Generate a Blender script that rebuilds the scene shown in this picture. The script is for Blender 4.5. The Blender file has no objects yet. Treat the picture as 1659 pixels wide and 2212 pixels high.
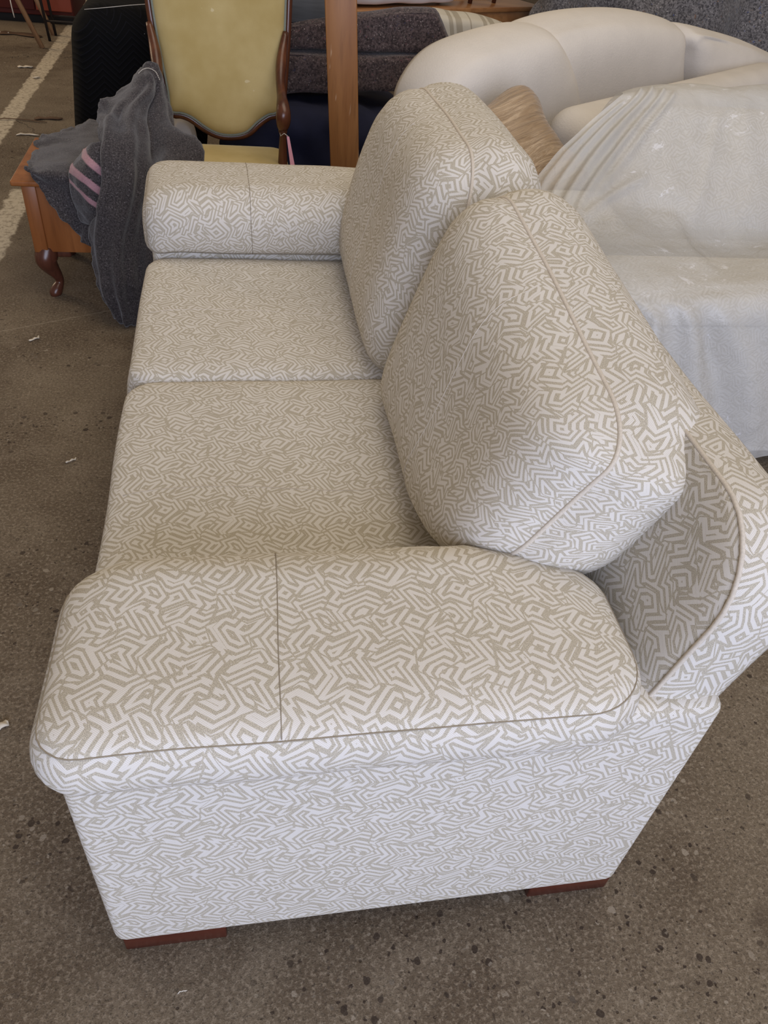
import bpy, bmesh, math, random
import numpy as np
from mathutils import Vector, Matrix, noise
random.seed(7)
SC = bpy.context.scene
COL = SC.collection

# ------------------------------------------------------------------ camera, light, exposure
cam_d = bpy.data.cameras.new('camera'); cam = bpy.data.objects.new('camera', cam_d); COL.objects.link(cam)
cam_d.sensor_fit = 'VERTICAL'; cam_d.sensor_height = 24.0; cam_d.lens = 1661.0/2212.0*24.0
cam_d.clip_start = .02; cam_d.clip_end = 100
cam.matrix_world = Matrix([*[[0.984158, 0.035683, -0.173668, 0.24891], [-0.153185, 0.664319, -0.731583, -0.53203], [0.089266, 0.746597, 0.659261, 1.49426]], [0,0,0,1]])
SC.camera = cam
vs = SC.view_settings
vs.view_transform = 'Standard'; vs.look = 'None'; vs.gamma = 1; vs.use_curve_mapping = False; vs.exposure = 0.0

w = bpy.data.worlds.new('hall'); SC.world = w; w.use_nodes = True
bg = w.node_tree.nodes['Background']; bg.inputs[0].default_value = (1.0,.84,.70,1); bg.inputs[1].default_value = .23

def area(name, loc, target, sx, sy, power, col):
    d = bpy.data.lights.new(name, 'AREA'); d.shape = 'RECTANGLE'; d.size = sx; d.size_y = sy; d.energy = power; d.color = col
    o = bpy.data.objects.new(name, d); COL.objects.link(o); o.location = loc
    o.rotation_euler = (Vector(target)-Vector(loc)).to_track_quat('-Z','Y').to_euler(); return o
area('roller_door_daylight', (.7,-4.5,2.2), (.7,1.0,.5), 4.4, 3.4, 355, (.70,.775,1.0))
area('roof_skylight', (1.6,1.2,5.2), (1.4,1.6,0), 3.0, 5.0, 120, (1.0,.885,.71))
area('side_doorway_sunlight', (-5.5,7.5,3.0), (-1.2,5.6,0), 2.0, 2.4, 130, (1.0,.78,.52))

# ------------------------------------------------------------------ node helper
class G:
    def __init__(s, name):
        s.m=bpy.data.materials.new(name); s.m.use_nodes=True; s.t=s.m.node_tree; s.t.nodes.clear()
        s.out=s.n('ShaderNodeOutputMaterial')
    def n(s,ty,ins=None,**kw):
        nd=s.t.nodes.new(ty)
        for k,v in kw.items(): setattr(nd,k,v)
        if ins:
            for k,v in ins.items(): s.set(nd.inputs[k],v)
        return nd
    def set(s,sock,v):
        if isinstance(v,bpy.types.NodeSocket): s.t.links.new(v,sock)
        else: sock.default_value=v
    def ma(s,op,a,b=0.0):
        nd=s.n('ShaderNodeMath',operation=op); s.set(nd.inputs[0],a); s.set(nd.inputs[1],b); return nd.outputs[0]
    def vm(s,op,a,b=(0,0,0)):
        nd=s.n('ShaderNodeVectorMath',operation=op); s.set(nd.inputs[0],a); s.set(nd.inputs[1],b)
        return nd.outputs['Value'] if op in('DOT_PRODUCT','LENGTH') else nd.outputs[0]
    def ss(s,x,a,b):
        nd=s.n('ShaderNodeMapRange',interpolation_type='SMOOTHSTEP'); s.set(nd.inputs[0],x); s.set(nd.inputs[1],a); s.set(nd.inputs[2],b); return nd.outputs[0]
    def mix(s,f,a,b,bt='MIX'):
        nd=s.n('ShaderNodeMix',data_type='RGBA',blend_type=bt); s.set(nd.inputs[0],f); s.set(nd.inputs[6],a); s.set(nd.inputs[7],b); return nd.outputs[2]
    def sep(s,v):
        nd=s.n('ShaderNodeSeparateXYZ'); s.set(nd.inputs[0],v); return nd.outputs
    def xyz(s,x=0.,y=0.,z=0.):
        return s.n('ShaderNodeCombineXYZ',{0:x,1:y,2:z}).outputs[0]
    def noise(s,v,scale,detail=3.,rough=.55,dist=0.,out='Fac',dim='3D'):
        nd=s.n('ShaderNodeTexNoise',{'Vector':v,'Scale':scale,'Detail':detail,'Roughness':rough,'Distortion':dist},noise_dimensions=dim); return nd.outputs[out]
    def vor(s,v,scale,feature='F1',dim='3D',out='Distance',metric='EUCLIDEAN',rnd=1.):
        nd=s.n('ShaderNodeTexVoronoi',{'Vector':v,'Scale':scale,'Randomness':rnd},voronoi_dimensions=dim,feature=feature)
        if feature=='F1': nd.distance=metric
        return nd.outputs[out]
    def bump(s,h,strength=.3,dist=.002):
        return s.n('ShaderNodeBump',{'Height':h,'Strength':strength,'Distance':dist}).outputs[0]
    def bsdf(s,**kw):
        nd=s.n('ShaderNodeBsdfPrincipled')
        for k,v in kw.items(): s.set(nd.inputs[k.replace('_',' ')],v)
        s.t.links.new(nd.outputs[0],s.out.inputs[0]); return nd
    def tc(s,o='UV'): return s.n('ShaderNodeTexCoord').outputs[o]
def c4(r,g,b): return (r,g,b,1)

def maze_fabric():
    g=G('labyrinth_weave'); uv=g.tc(); s=g.sep(uv)
    light=(.645,.615,.575); dark=(.415,.375,.302)
    PER=.0106; S=18.5
    pa=g.ma('PINGPONG',g.ma('ADD',s[1],g.ma('MULTIPLY',s[0],.35)),.036)
    pb=g.ma('PINGPONG',g.ma('SUBTRACT',s[0],g.ma('MULTIPLY',s[1],.3)),.030)
    sh=g.xyz(g.ma('ADD',s[0],g.ma('MULTIPLY',pa,.62)),g.ma('ADD',s[1],g.ma('MULTIPLY',pb,.52)))
    d=g.ma('DIVIDE',g.vor(sh,S,dim='2D',metric='CHEBYCHEV'),S)
    q=g.vm('ADD',sh,(5.1,2.2,0))
    ph=g.sep(g.vor(q,16.5,dim='2D',out='Color'))[0]
    e=g.vor(q,16.5,feature='DISTANCE_TO_EDGE',dim='2D')
    fr=g.ma('FRACT',g.ma('ADD',g.ma('DIVIDE',d,PER),ph))
    line=g.ma('SUBTRACT',1.,g.ss(g.ma('ABSOLUTE',g.ma('SUBTRACT',fr,.5)),.235,.30))
    line=g.ma('MULTIPLY',line,g.ss(e,.012,.032))
    th=g.ma('SINE',g.ma('MULTIPLY',g.ma('ADD',g.ma('MULTIPLY',s[0],.75),s[1]),2*math.pi/.0024))
    th=g.ss(th,-.9,.4)
    gr=g.noise(uv,800.,1.,dim='2D')
    lt=g.mix(g.ma('MULTIPLY',g.ma('SUBTRACT',1.,th),.42),c4(*light),c4(*dark))
    dk=g.mix(g.ss(gr,.4,.62),c4(*[v*.84 for v in dark]),c4(*[v*1.2 for v in dark]))
    b=g.bump(g.ma('ADD',th,gr),.22,.0008)
    g.bsdf(Base_Color=g.mix(line,dk,lt),Roughness=.9,Normal=b,Specular_IOR_Level=.2)
    return g.m
def plain(name,col,rough=.6,var=.12,scale=20.,bumps=.15,bdist=.002,metal=0.,coord='Object',spec=.4,bscale=None):
    g=G(name); v=g.tc(coord)
    n=g.noise(v,scale,4.)
    base=g.mix(n,c4(*[max(0,c*(1-var)) for c in col]),c4(*[c*(1+var) for c in col]))
    g.bsdf(Base_Color=base,Roughness=rough,Metallic=metal,Specular_IOR_Level=spec,Normal=g.bump(g.noise(v,bscale or scale*6,2.),bumps,bdist))
    return g.m
def wood(name,c1,c2,axis=0,scale=9.,rough=.4,knots=False):
    g=G(name); v=g.tc('Object')
    st=[1.,1.,1.]; st[axis]=.09
    p=g.vm('MULTIPLY',v,tuple(st))
    n=g.noise(p,scale,5.,.6,.6); f=g.noise(p,scale*9,3.)
    base=g.mix(g.ss(n,.3,.72),c4(*c1),c4(*c2))
    base=g.mix(g.ma('MULTIPLY',g.ss(f,.45,.75),.35),base,c4(*[c*.55 for c in c1]))
    if knots:
        sc=g.ss(g.noise(g.vm('MULTIPLY',v,(60.,60.,6.)),1.,2.),.70,.74)
        base=g.mix(g.ma('MULTIPLY',sc,.35),base,c4(.75,.55,.36))
    g.bsdf(Base_Color=base,Roughness=rough,Normal=g.bump(f,.12,.001))
    return g.m
def felt(name,base,hi,lo,scale=160.,specks=()):
    g=G(name); v=g.tc('Object')
    n=g.noise(v,scale,3.,.7); m=g.noise(v,scale*.28,2.,.6)
    col=g.mix(g.ss(n,.35,.62),c4(*lo),c4(*base)); col=g.mix(g.ma('MULTIPLY',g.ss(m,.45,.7),.45),col,c4(*lo))
    col=g.mix(g.ma('MULTIPLY',g.ss(g.noise(g.vm('ADD',v,(3.,1.,2.)),scale*1.3,3.,.75),.60,.70),.8),col,c4(*hi))
    for i,s in enumerate(specks):
        col=g.mix(g.ma('MULTIPLY',g.ss(g.noise(g.vm('ADD',v,(7.+i*5,2.*i,4.)),scale*.55,2.),.68,.73),.55),col,c4(*s))
    g.bsdf(Base_Color=col,Roughness=.98,Specular_IOR_Level=.08,Sheen_Weight=.2,Normal=g.bump(g.ma('ADD',n,m),.55,.004))
    return g.m

def concrete():
    g=G('stained_concrete'); v=g.tc('Object'); s=g.sep(v)
    big=g.noise(v,1.1,4.,.6,.4); mid=g.noise(v,6.,6.,.68); fine=g.noise(v,120.,3.,.7); grit=g.noise(v,330.,2.,.6)
    col=g.mix(g.ss(big,.35,.68),c4(.092,.064,.040),c4(.172,.134,.090))
    col=g.mix(g.ma('MULTIPLY',g.ss(mid,.42,.72),.6),col,c4(.21,.166,.116))
    col=g.mix(g.ma('MULTIPLY',g.ss(fine,.46,.66),.55),col,c4(.315,.255,.185))
    col=g.mix(g.ma('MULTIPLY',g.ss(g.noise(g.vm('ADD',v,(5.,2.,0)),150.,3.,.7),.52,.66),.65),col,c4(.045,.034,.023))
    col=g.mix(g.ma('MULTIPLY',g.ss(grit,.52,.68),.5),col,c4(.06,.046,.032))
    # exposed aggregate: dark and pale chips, patchy
    patch=g.ss(g.noise(g.vm('ADD',v,(1.7,8.1,0)),2.3,3.,.6),.40,.60)
    m=None; cc=None
    for sc_,thr in ((46.,.60),(95.,.48)):
        vv=g.vm('ADD',v,g.vm('MULTIPLY',g.noise(v,sc_*1.5,1.,out='Color'),(.010,.010,0.)))
        dd=g.vor(vv,sc_); kc=g.sep(g.vor(vv,sc_,out='Color'))
        m=g.ma('MULTIPLY',g.ma('SUBTRACT',1.,g.ss(dd,g.ma('MULTIPLY',kc[2],.30),g.ma('ADD',g.ma('MULTIPLY',kc[2],.30),.06))),g.ma('GREATER_THAN',kc[0],thr))
        cc=g.mix(g.ss(kc[1],.62,.8),c4(.030,.019,.013),c4(.27,.225,.17))
        col=g.mix(g.ma('MULTIPLY',m,g.ma('MULTIPLY',patch,.85)),col,cc)
    pit=g.ma('MULTIPLY',g.ma('SUBTRACT',1.,g.ss(g.vor(g.vm('ADD',v,(3.3,.7,0)),34.),.06,.12)),g.ss(g.noise(v,3.1,2.),.5,.6))
    col=g.mix(g.ma('MULTIPLY',pit,.75),col,c4(.03,.02,.014))
    # oil and rust stains
    st=g.ss(g.noise(g.vm('ADD',v,(9.2,4.7,0)),3.4,5.,.62),.60,.74)
    col=g.mix(g.ma('MULTIPLY',st,.7),col,c4(.055,.035,.022))
    ru=g.ss(g.noise(g.vm('ADD',v,(2.2,14.7,0)),9.,4.,.6),.70,.78)
    col=g.mix(g.ma('MULTIPLY',ru,.7),col,c4(.11,.045,.016))
    # hairline cracks
    wv=g.vm('ADD',v,g.vm('MULTIPLY',g.noise(v,3.5,4.,.6,out='Color'),(.55,.55,0)))
    cr=g.ma('SUBTRACT',1.,g.ss(g.vor(wv,.42,feature='DISTANCE_TO_EDGE',dim='2D'),.0006,.0026))
    cr=g.ma('MULTIPLY',cr,g.ss(s[1],3.6,4.4))
    col=g.mix(g.ma('MULTIPLY',cr,.75),col,c4(.03,.022,.016))
    # pale saw-cut scratch
    sc=g.ma('ABSOLUTE',g.ma('ADD',g.ma('MULTIPLY',g.ma('ADD',s[0],.61),-.42),g.ma('MULTIPLY',g.ma('SUBTRACT',s[1],2.2),.907)))
    sc=g.ma('SUBTRACT',1.,g.ss(g.ma('ADD',sc,g.ma('MULTIPLY',g.noise(v,30.,3.),.010)),.005,.011))
    sc=g.ma('MULTIPLY',sc,g.ma('MULTIPLY',g.ss(s[0],-1.4,-1.2),g.ma('LESS_THAN',s[0],.1)))
    col=g.mix(g.ma('MULTIPLY',sc,.4),col,c4(.34,.29,.22))
    # worn painted bay lines
    wob=g.ma('MULTIPLY',g.ma('SUBTRACT',g.noise(v,14.,4.,.65),.5),.06)
    def band(x0,hw,y0,y1):
        a=g.ma('SUBTRACT',1.,g.ss(g.ma('ABSOLUTE',g.ma('SUBTRACT',g.ma('ADD',s[0],wob),x0)),hw-.008,hw+.008))
        b=g.ma('MULTIPLY',g.ss(g.ma('ADD',s[1],wob),y0,y0+.02),g.ma('SUBTRACT',1.,g.ss(s[1],y1,y1+.03)))
        return g.ma('MULTIPLY',a,b)
    ln=g.ma('MAXIMUM',band(-1.10,.050,4.2,11.),band(-.80,.055,2.7,3.62))
    ln=g.ma('MULTIPLY',ln,g.ma('ADD',.35,g.ma('MULTIPLY',g.ss(g.noise(v,38.,4.,.7),.36,.55),.6)))
    col=g.mix(ln,col,c4(.52,.45,.34))
    h=g.ma('ADD',g.ma('MULTIPLY',fine,.6),g.ma('SUBTRACT',g.ma('MULTIPLY',grit,.5),g.ma('ADD',pit,g.ma('MULTIPLY',cr,1.5))))
    g.bsdf(Base_Color=col,Roughness=g.ma('SUBTRACT',.88,g.ma('MULTIPLY',st,.25)),Specular_IOR_Level=.3,Normal=g.bump(h,.5,.004))
    return g.m

def velvet():
    g=G('moss_velvet'); v=g.tc('Object')
    n=g.noise(v,5.,3.); f=g.noise(v,220.,2.)
    col=g.mix(g.ss(n,.3,.7),c4(.41,.305,.115),c4(.52,.41,.19))
    col=g.mix(g.ma('MULTIPLY',f,.25),col,c4(.36,.27,.11))
    wear=g.ss(g.noise(g.vm('ADD',v,(1.3,0,.4)),17.,2.),.735,.76)
    col=g.mix(g.ma('MULTIPLY',wear,.55),col,c4(.66,.57,.36))
    g.bsdf(Base_Color=col,Roughness=.75,Specular_IOR_Level=.15,Sheen_Weight=.55,Sheen_Roughness=.35,Sheen_Tint=c4(.85,.8,.55),Normal=g.bump(f,.2,.001))
    return g.m
def quilt():
    g=G('black_quilt'); v=g.tc('Object'); s=g.sep(v)
    x=g.ma('ADD',s[0],g.ma('MULTIPLY',s[1],.7))
    z=g.ma('ADD',g.ma('MULTIPLY',g.ma('PINGPONG',x,.07),.9),s[2])
    r=g.ma('SINE',g.ma('MULTIPLY',z,2*math.pi/.026))
    n=g.noise(v,40.,3.)
    col=g.mix(g.ss(r,.86,1.),c4(.0016,.0016,.002),c4(.006,.006,.009))
    sp=g.ma('SUBTRACT',1.,g.ss(g.vor(v,9.),.020,.030))
    col=g.mix(g.ma('MULTIPLY',sp,.5),col,c4(.45,.45,.45))
    g.bsdf(Base_Color=col,Roughness=.9,Specular_IOR_Level=.15,Normal=g.bump(r,.3,.003))
    return g.m
def sheet_mat():
    g=G('thin_dust_sheet'); v=g.tc('Object')
    n=g.noise(v,3.,3.); f=g.noise(v,300.,2.)
    col=g.mix(n,c4(.63,.615,.57),c4(.73,.715,.675))
    sp=g.ss(g.noise(g.vm('MULTIPLY',v,(1.,1.6,1.)),15.,5.,.75,.5),.60,.64)
    sp=g.ma('MULTIPLY',sp,g.ss(g.noise(g.vm('ADD',v,(.35,.2,0)),3.6,1.),.48,.60))
    col=g.mix(sp,col,c4(.95,.95,.97))
    p=g.n('ShaderNodeBsdfPrincipled',{'Base Color':col,'Roughness':.34,'Specular IOR Level':.5})
    g.set(p.inputs['Normal'],g.bump(g.ma('ADD',g.noise(v,26.,3.,.6,.8),g.ma('MULTIPLY',f,.1)),.30,.014))
    tl=g.n('ShaderNodeBsdfTranslucent',{'Color':c4(.9,.9,.88)}); tr=g.n('ShaderNodeBsdfTransparent')
    a=g.n('ShaderNodeMixShader',{0:.22}); g.t.links.new(p.outputs[0],a.inputs[1]); g.t.links.new(tl.outputs[0],a.inputs[2])
    b=g.n('ShaderNodeMixShader',{0:.40}); g.t.links.new(a.outputs[0],b.inputs[1]); g.t.links.new(tr.outputs[0],b.inputs[2])
    g.t.links.new(b.outputs[0],g.out.inputs[0]); return g.m
def striped_cloth():
    g=G('striped_ticking'); s=g.sep(g.tc('Object'))
    u=g.ma('FRACT',g.ma('DIVIDE',g.ma('ADD',s[0],g.ma('MULTIPLY',s[2],.25)),.19))
    a=g.ma('MULTIPLY',g.ss(u,.30,.32),g.ma('SUBTRACT',1.,g.ss(u,.42,.44)))
    b=g.ma('MULTIPLY',g.ss(u,.50,.52),g.ma('SUBTRACT',1.,g.ss(u,.68,.70)))
    c=g.ma('MULTIPLY',g.ss(u,.92,.93),g.ma('SUBTRACT',1.,g.ss(u,.96,.97)))
    k=g.ma('MAXIMUM',a,g.ma('MAXIMUM',b,c))
    g.bsdf(Base_Color=g.mix(g.ma('MULTIPLY',k,.8),c4(.60,.55,.45),c4(.36,.31,.23)),Roughness=.9); return g.m
def blanket_mat():
    g=G('grey_wool'); v=g.tc('Object'); s=g.sep(g.tc())
    n=g.noise(v,190.,3.,.7); m=g.noise(v,38.,3.,.6)
    col=g.mix(g.ss(n,.35,.65),c4(.022,.019,.020),c4(.074,.064,.064)); col=g.mix(g.ma('MULTIPLY',m,.35),col,c4(.040,.035,.036))
    col=g.mix(g.ma('MULTIPLY',g.ss(g.noise(g.vm('ADD',v,(3.,1.,2.)),210.,3.,.8),.58,.68),.65),col,c4(.27,.25,.25))
    # three woven pink stripes near one end (their own strip of the cloth's UV)
    t=g.ma('ADD',g.ma('SUBTRACT',s[1],g.ma('MULTIPLY',s[0],.40)),g.ma('MULTIPLY',g.ma('SUBTRACT',n,.5),.03))
    k=None
    for c,hw in((-.02,.045),(.21,.05),(.42,.035)):
        b=g.ma('SUBTRACT',1.,g.ss(g.ma('ABSOLUTE',g.ma('SUBTRACT',t,c)),hw-.012,hw+.012)); k=b if k is None else g.ma('MAXIMUM',k,b)
    k=g.ma('MULTIPLY',k,g.ma('LESS_THAN',s[0],1.5))
    col=g.mix(g.ma('MULTIPLY',k,.85),col,g.mix(n,c4(.30,.15,.17),c4(.52,.30,.32)))
    g.bsdf(Base_Color=col,Roughness=.98,Specular_IOR_Level=.08,Sheen_Weight=.25,Normal=g.bump(g.ma('ADD',n,m),.5,.003))
    return g.m
def satin():
    g=G('gold_satin'); v=g.tc(); p=g.vm('MULTIPLY',v,(1.,9.,1.))
    n=g.noise(p,6.,3.,.6,.8); f=g.noise(g.vm('MULTIPLY',v,(1.,6.,1.)),60.,3.)
    col=g.mix(g.ss(n,.3,.7),c4(.27,.175,.095),c4(.42,.30,.185)); col=g.mix(g.ma('MULTIPLY',f,.3),col,c4(.33,.22,.11))
    g.bsdf(Base_Color=col,Roughness=.36,Specular_IOR_Level=.6,Sheen_Weight=.2,Normal=g.bump(n,.6,.03)); return g.m

M = dict(fabric=maze_fabric(), seam=plain('seam_thread',(.26,.22,.165),.9), cord=plain('cord_fabric',(.56,.50,.42),.9,.25,350.,.4,.001),
  foot=wood('red_brown_timber',(.045,.010,.006),(.095,.022,.011),0,12.,.3), concrete=concrete(), velvet=velvet(), quilt=quilt(), sheet=sheet_mat(),
  mahogany=wood('mahogany',(.055,.016,.008),(.13,.042,.018),2,10.,.28), chest=wood('orange_timber',(.20,.062,.014),(.33,.12,.034),2,7.,.38),
  leg_dark=wood('dark_turned_timber',(.05,.016,.010),(.11,.036,.020),2,9.,.28),
  gimp=plain('grey_green_braid',(.21,.23,.19),.9,.3,300.,.5), post=wood('oiled_pine',(.24,.092,.024),(.37,.165,.050),2,8.,.42,True), postside=wood('pine_edge',(.26,.10,.03),(.40,.18,.06),2,8.,.5),
  shelf=wood('pine_platform',(.30,.125,.045),(.50,.25,.10),0,6.,.35), wool=blanket_mat(),
  feltbrown=felt('brown_recycled_felt',(.115,.085,.083),(.50,.43,.40),(.034,.026,.027),95.,((.20,.09,.10),(.05,.05,.09))),
  feltgrey=felt('grey_recycled_felt',(.20,.19,.195),(.62,.60,.60),(.055,.052,.056),80.,((.05,.09,.30),(.28,.14,.07))),
  navy=plain('navy_canvas',(.010,.012,.035),.85,.5,9.,.3,.003), slate=wood('slate_board',(.055,.060,.066),(.095,.10,.108),0,10.,.6),
  cream=plain('cream_chenille',(.645,.60,.54),.95,.10,7.,.35,.003,bscale=140.,spec=.1), white=plain('white_wrap',(.72,.73,.76),.4,.06,6.,.25,.006,bscale=14.),
  striped=striped_cloth(), satin=satin(), pink=plain('pink_card',(.72,.34,.42),.7), string=plain('pale_string',(.6,.55,.48),.9),
  trestle=wood('raw_timber',(.30,.16,.075),(.48,.29,.16),2,10.,.6), iron=plain('dark_iron',(.03,.025,.024),.5,.3,30.,.2,metal=.4),
  red=plain('lit_red_panel',(.34,.075,.040),.55,.25,3.), maroon=plain('shaded_red_panel',(.085,.012,.008),.6,.3,3.), black=plain('black_plinth',(.008,.007,.007),.8), paper=plain('pale_scrap',(.58,.53,.45),.8), bark=plain('brown_scrap',(.10,.055,.03),.9,.3))  # red and maroon: lit and shaded tones of the same cabinet, painted in

# ------------------------------------------------------------------ mesh helpers
def mk(name,verts,faces,mat,parent=None,uvs=None,smooth=True):
    me=bpy.data.meshes.new(name); me.from_pydata([tuple(v) for v in verts],[],faces)
    if uvs is not None:
        ul=me.uv_layers.new(name='UVMap')
        for p in me.polygons:
            for li,u in zip(p.loop_indices,uvs[p.index]): ul.data[li].uv=u
    me.materials.append(M[mat]); me.update()
    if smooth: me.polygons.foreach_set('use_smooth',[True]*len(me.polygons))
    o=bpy.data.objects.new(name,me); COL.objects.link(o)
    if parent is not None: o.parent=parent
    return o
def thing(name,label,cat,loc=(0,0,0),group=None):
    o=bpy.data.objects.new(name,None); COL.objects.link(o); o.empty_display_size=.1
    tag(o,label,cat,group); return o
def tag(o,label,cat,group=None):
    o['label']=label; o['category']=cat
    if group: o['group']=group
    return o
def struct(o): o['kind']='structure'; return o
def box(name,lo,hi,mat,parent=None,bevel=.004,seg=3,uvoff=(0,0),xf=None,shape=None):
    """bevelled box with box-mapped UVs in metres; shape(v) bends the corners before bevelling"""
    bm=bmesh.new(); bmesh.ops.create_cube(bm,size=1.)
    lo=Vector(lo); hi=Vector(hi)
    for v in bm.verts:
        v.co=Vector([lo[i]+(hi[i]-lo[i])*(v.co[i]+.5) for i in range(3)])
        if shape: v.co=Vector(shape(v.co))
    if bevel>0: bmesh.ops.bevel(bm,geom=list(bm.edges),offset=bevel,segments=seg,profile=.5,affect='EDGES')
    bm.normal_update(); ul=bm.loops.layers.uv.new('UVMap')
    for f in bm.faces:
        a=max(range(3),key=lambda i:abs(f.normal[i])); f.smooth=True
        for l in f.loops:
            c=l.vert.co; l[ul].uv={0:(c.y+uvoff[0],c.z+uvoff[1]),1:(c.x+uvoff[0],c.z+uvoff[1]+.37),2:(c.x+uvoff[0],c.y+uvoff[1]+.11)}[a]
    if xf is not None: bmesh.ops.transform(bm,matrix=xf,verts=bm.verts)
    me=bpy.data.meshes.new(name); bm.to_mesh(me); bm.free(); me.materials.append(M[mat])
    if bevel>0:
        try: me.set_sharp_from_angle(angle=math.radians(50))
        except Exception: pass
    o=bpy.data.objects.new(name,me); COL.objects.link(o)
    if parent is not None: o.parent=parent
    return o
def tube(name,path,rad,mat,parent=None,closed=False,n=8,flat=None,cap=True):
    P=[Vector(p) for p in path]; m=len(P); R=rad if isinstance(rad,(list,tuple)) else [rad]*m
    vs=[];fs=[]; prev=None
    for i,p in enumerate(P):
        a=P[(i-1)%m] if (closed or i>0) else p; b=P[(i+1)%m] if (closed or i<m-1) else p
        t=(b-a).normalized()
        if prev is None: u=t.orthogonal().normalized()
        else:
            u=prev-t*prev.dot(t); u=u.normalized() if u.length>1e-6 else t.orthogonal().normalized()
        prev=u; v=t.cross(u)
        for k in range(n):
            an=2*math.pi*k/n; vs.append(p+R[i]*(u*math.cos(an)+v*math.sin(an)))
    for i in range(m if closed else m-1):
        for k in range(n):
            a=i*n+k; b=i*n+(k+1)%n; c=((i+1)%m)*n+(k+1)%n; d=((i+1)%m)*n+k; fs.append((a,b,c,d))
    if not closed and cap: fs.append(tuple(range(n-1,-1,-1))); fs.append(tuple((m-1)*n+k for k in range(n)))
    uv=[[(k*.01,k*.004) for k in range(len(f))] for f in fs]
    return mk(name,vs,fs,mat,parent,uv)
def lathe(name,base,prof,mat,parent=None,n=20,axis=None):
    """prof: list of (height, radius) from base upward"""
    b=Vector(base); ax=(Vector(axis) if axis else Vector((0,0,1))).normalized(); u=ax.orthogonal().normalized(); v=ax.cross(u)
    vs=[];fs=[]
    for h,r in prof:
        for k in range(n):
            an=2*math.pi*k/n; vs.append(b+ax*h+(u*math.cos(an)+v*math.sin(an))*r)
    for i in range(len(prof)-1):
        for k in range(n): fs.append((i*n+k,i*n+(k+1)%n,(i+1)*n+(k+1)%n,(i+1)*n+k))
    fs.append(tuple(range(n-1,-1,-1))); fs.append(tuple((len(prof)-1)*n+k for k in range(n)))
    return mk(name,vs,fs,mat,parent)
def rrect(w,h,r,n=120):
    """rounded rectangle loop centred at 0, evenly spaced; r may be four radii (br,tr,tl,bl)"""
    rs=r if isinstance(r,(tuple,list)) else (r,)*4
    pts=[]
    for (cx,cy,a0),q in zip(((1,-1,-90),(1,1,0),(-1,1,90),(-1,-1,180)),rs):
        for k in range(13):
            a=math.radians(a0+90*k/12); pts.append(Vector((cx*(w/2-q)+q*math.cos(a),cy*(h/2-q)+q*math.sin(a))))
    return resample(pts,n)
def resample(pts,n):
    pts=[Vector(p) for p in pts]; m=len(pts); L=[0.]
    for i in range(m): L.append(L[-1]+(pts[(i+1)%m]-pts[i]).length)
    out=[];j=0
    for k in range(n):
        s=L[-1]*k/n
        while L[j+1]<s: j+=1
        d=L[j+1]-L[j]; t=(s-L[j])/d if d>0 else 0
        out.append(pts[j].lerp(pts[(j+1)%m],t))
    return out
def catmull(P,t):
    n=len(P)-1; x=min(max(t,0),1)*n; i=min(int(x),n-1); f=x-i
    p1=P[i];p2=P[i+1];p0=P[i-1] if i>0 else p1*2-p2; p3=P[i+2] if i+2<=n else p2*2-p1
    return .5*((2*p1)+(p2-p0)*f+(2*p0-5*p1+4*p2-p3)*f*f+(3*p1-p0-3*p2+p3)*f*f*f)
def smooth_loop(pts,n):
    """closed catmull-rom through pts"""
    pts=[Vector(p) for p in pts]; m=len(pts); out=[]
    for i in range(m):
        p0,p1,p2,p3=[pts[(i+k-1)%m] for k in range(4)]
        for k in range(8):
            f=k/8; out.append(.5*((2*p1)+(p2-p0)*f+(2*p0-5*p1+4*p2-p3)*f*f+(3*p1-p0-3*p2+p3)*f**3))
    return resample(out,n)
RINGS=[.06,.16,.28,.40,.52,.63,.73,.82,.89,.94,.97,.988,1.0]
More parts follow.
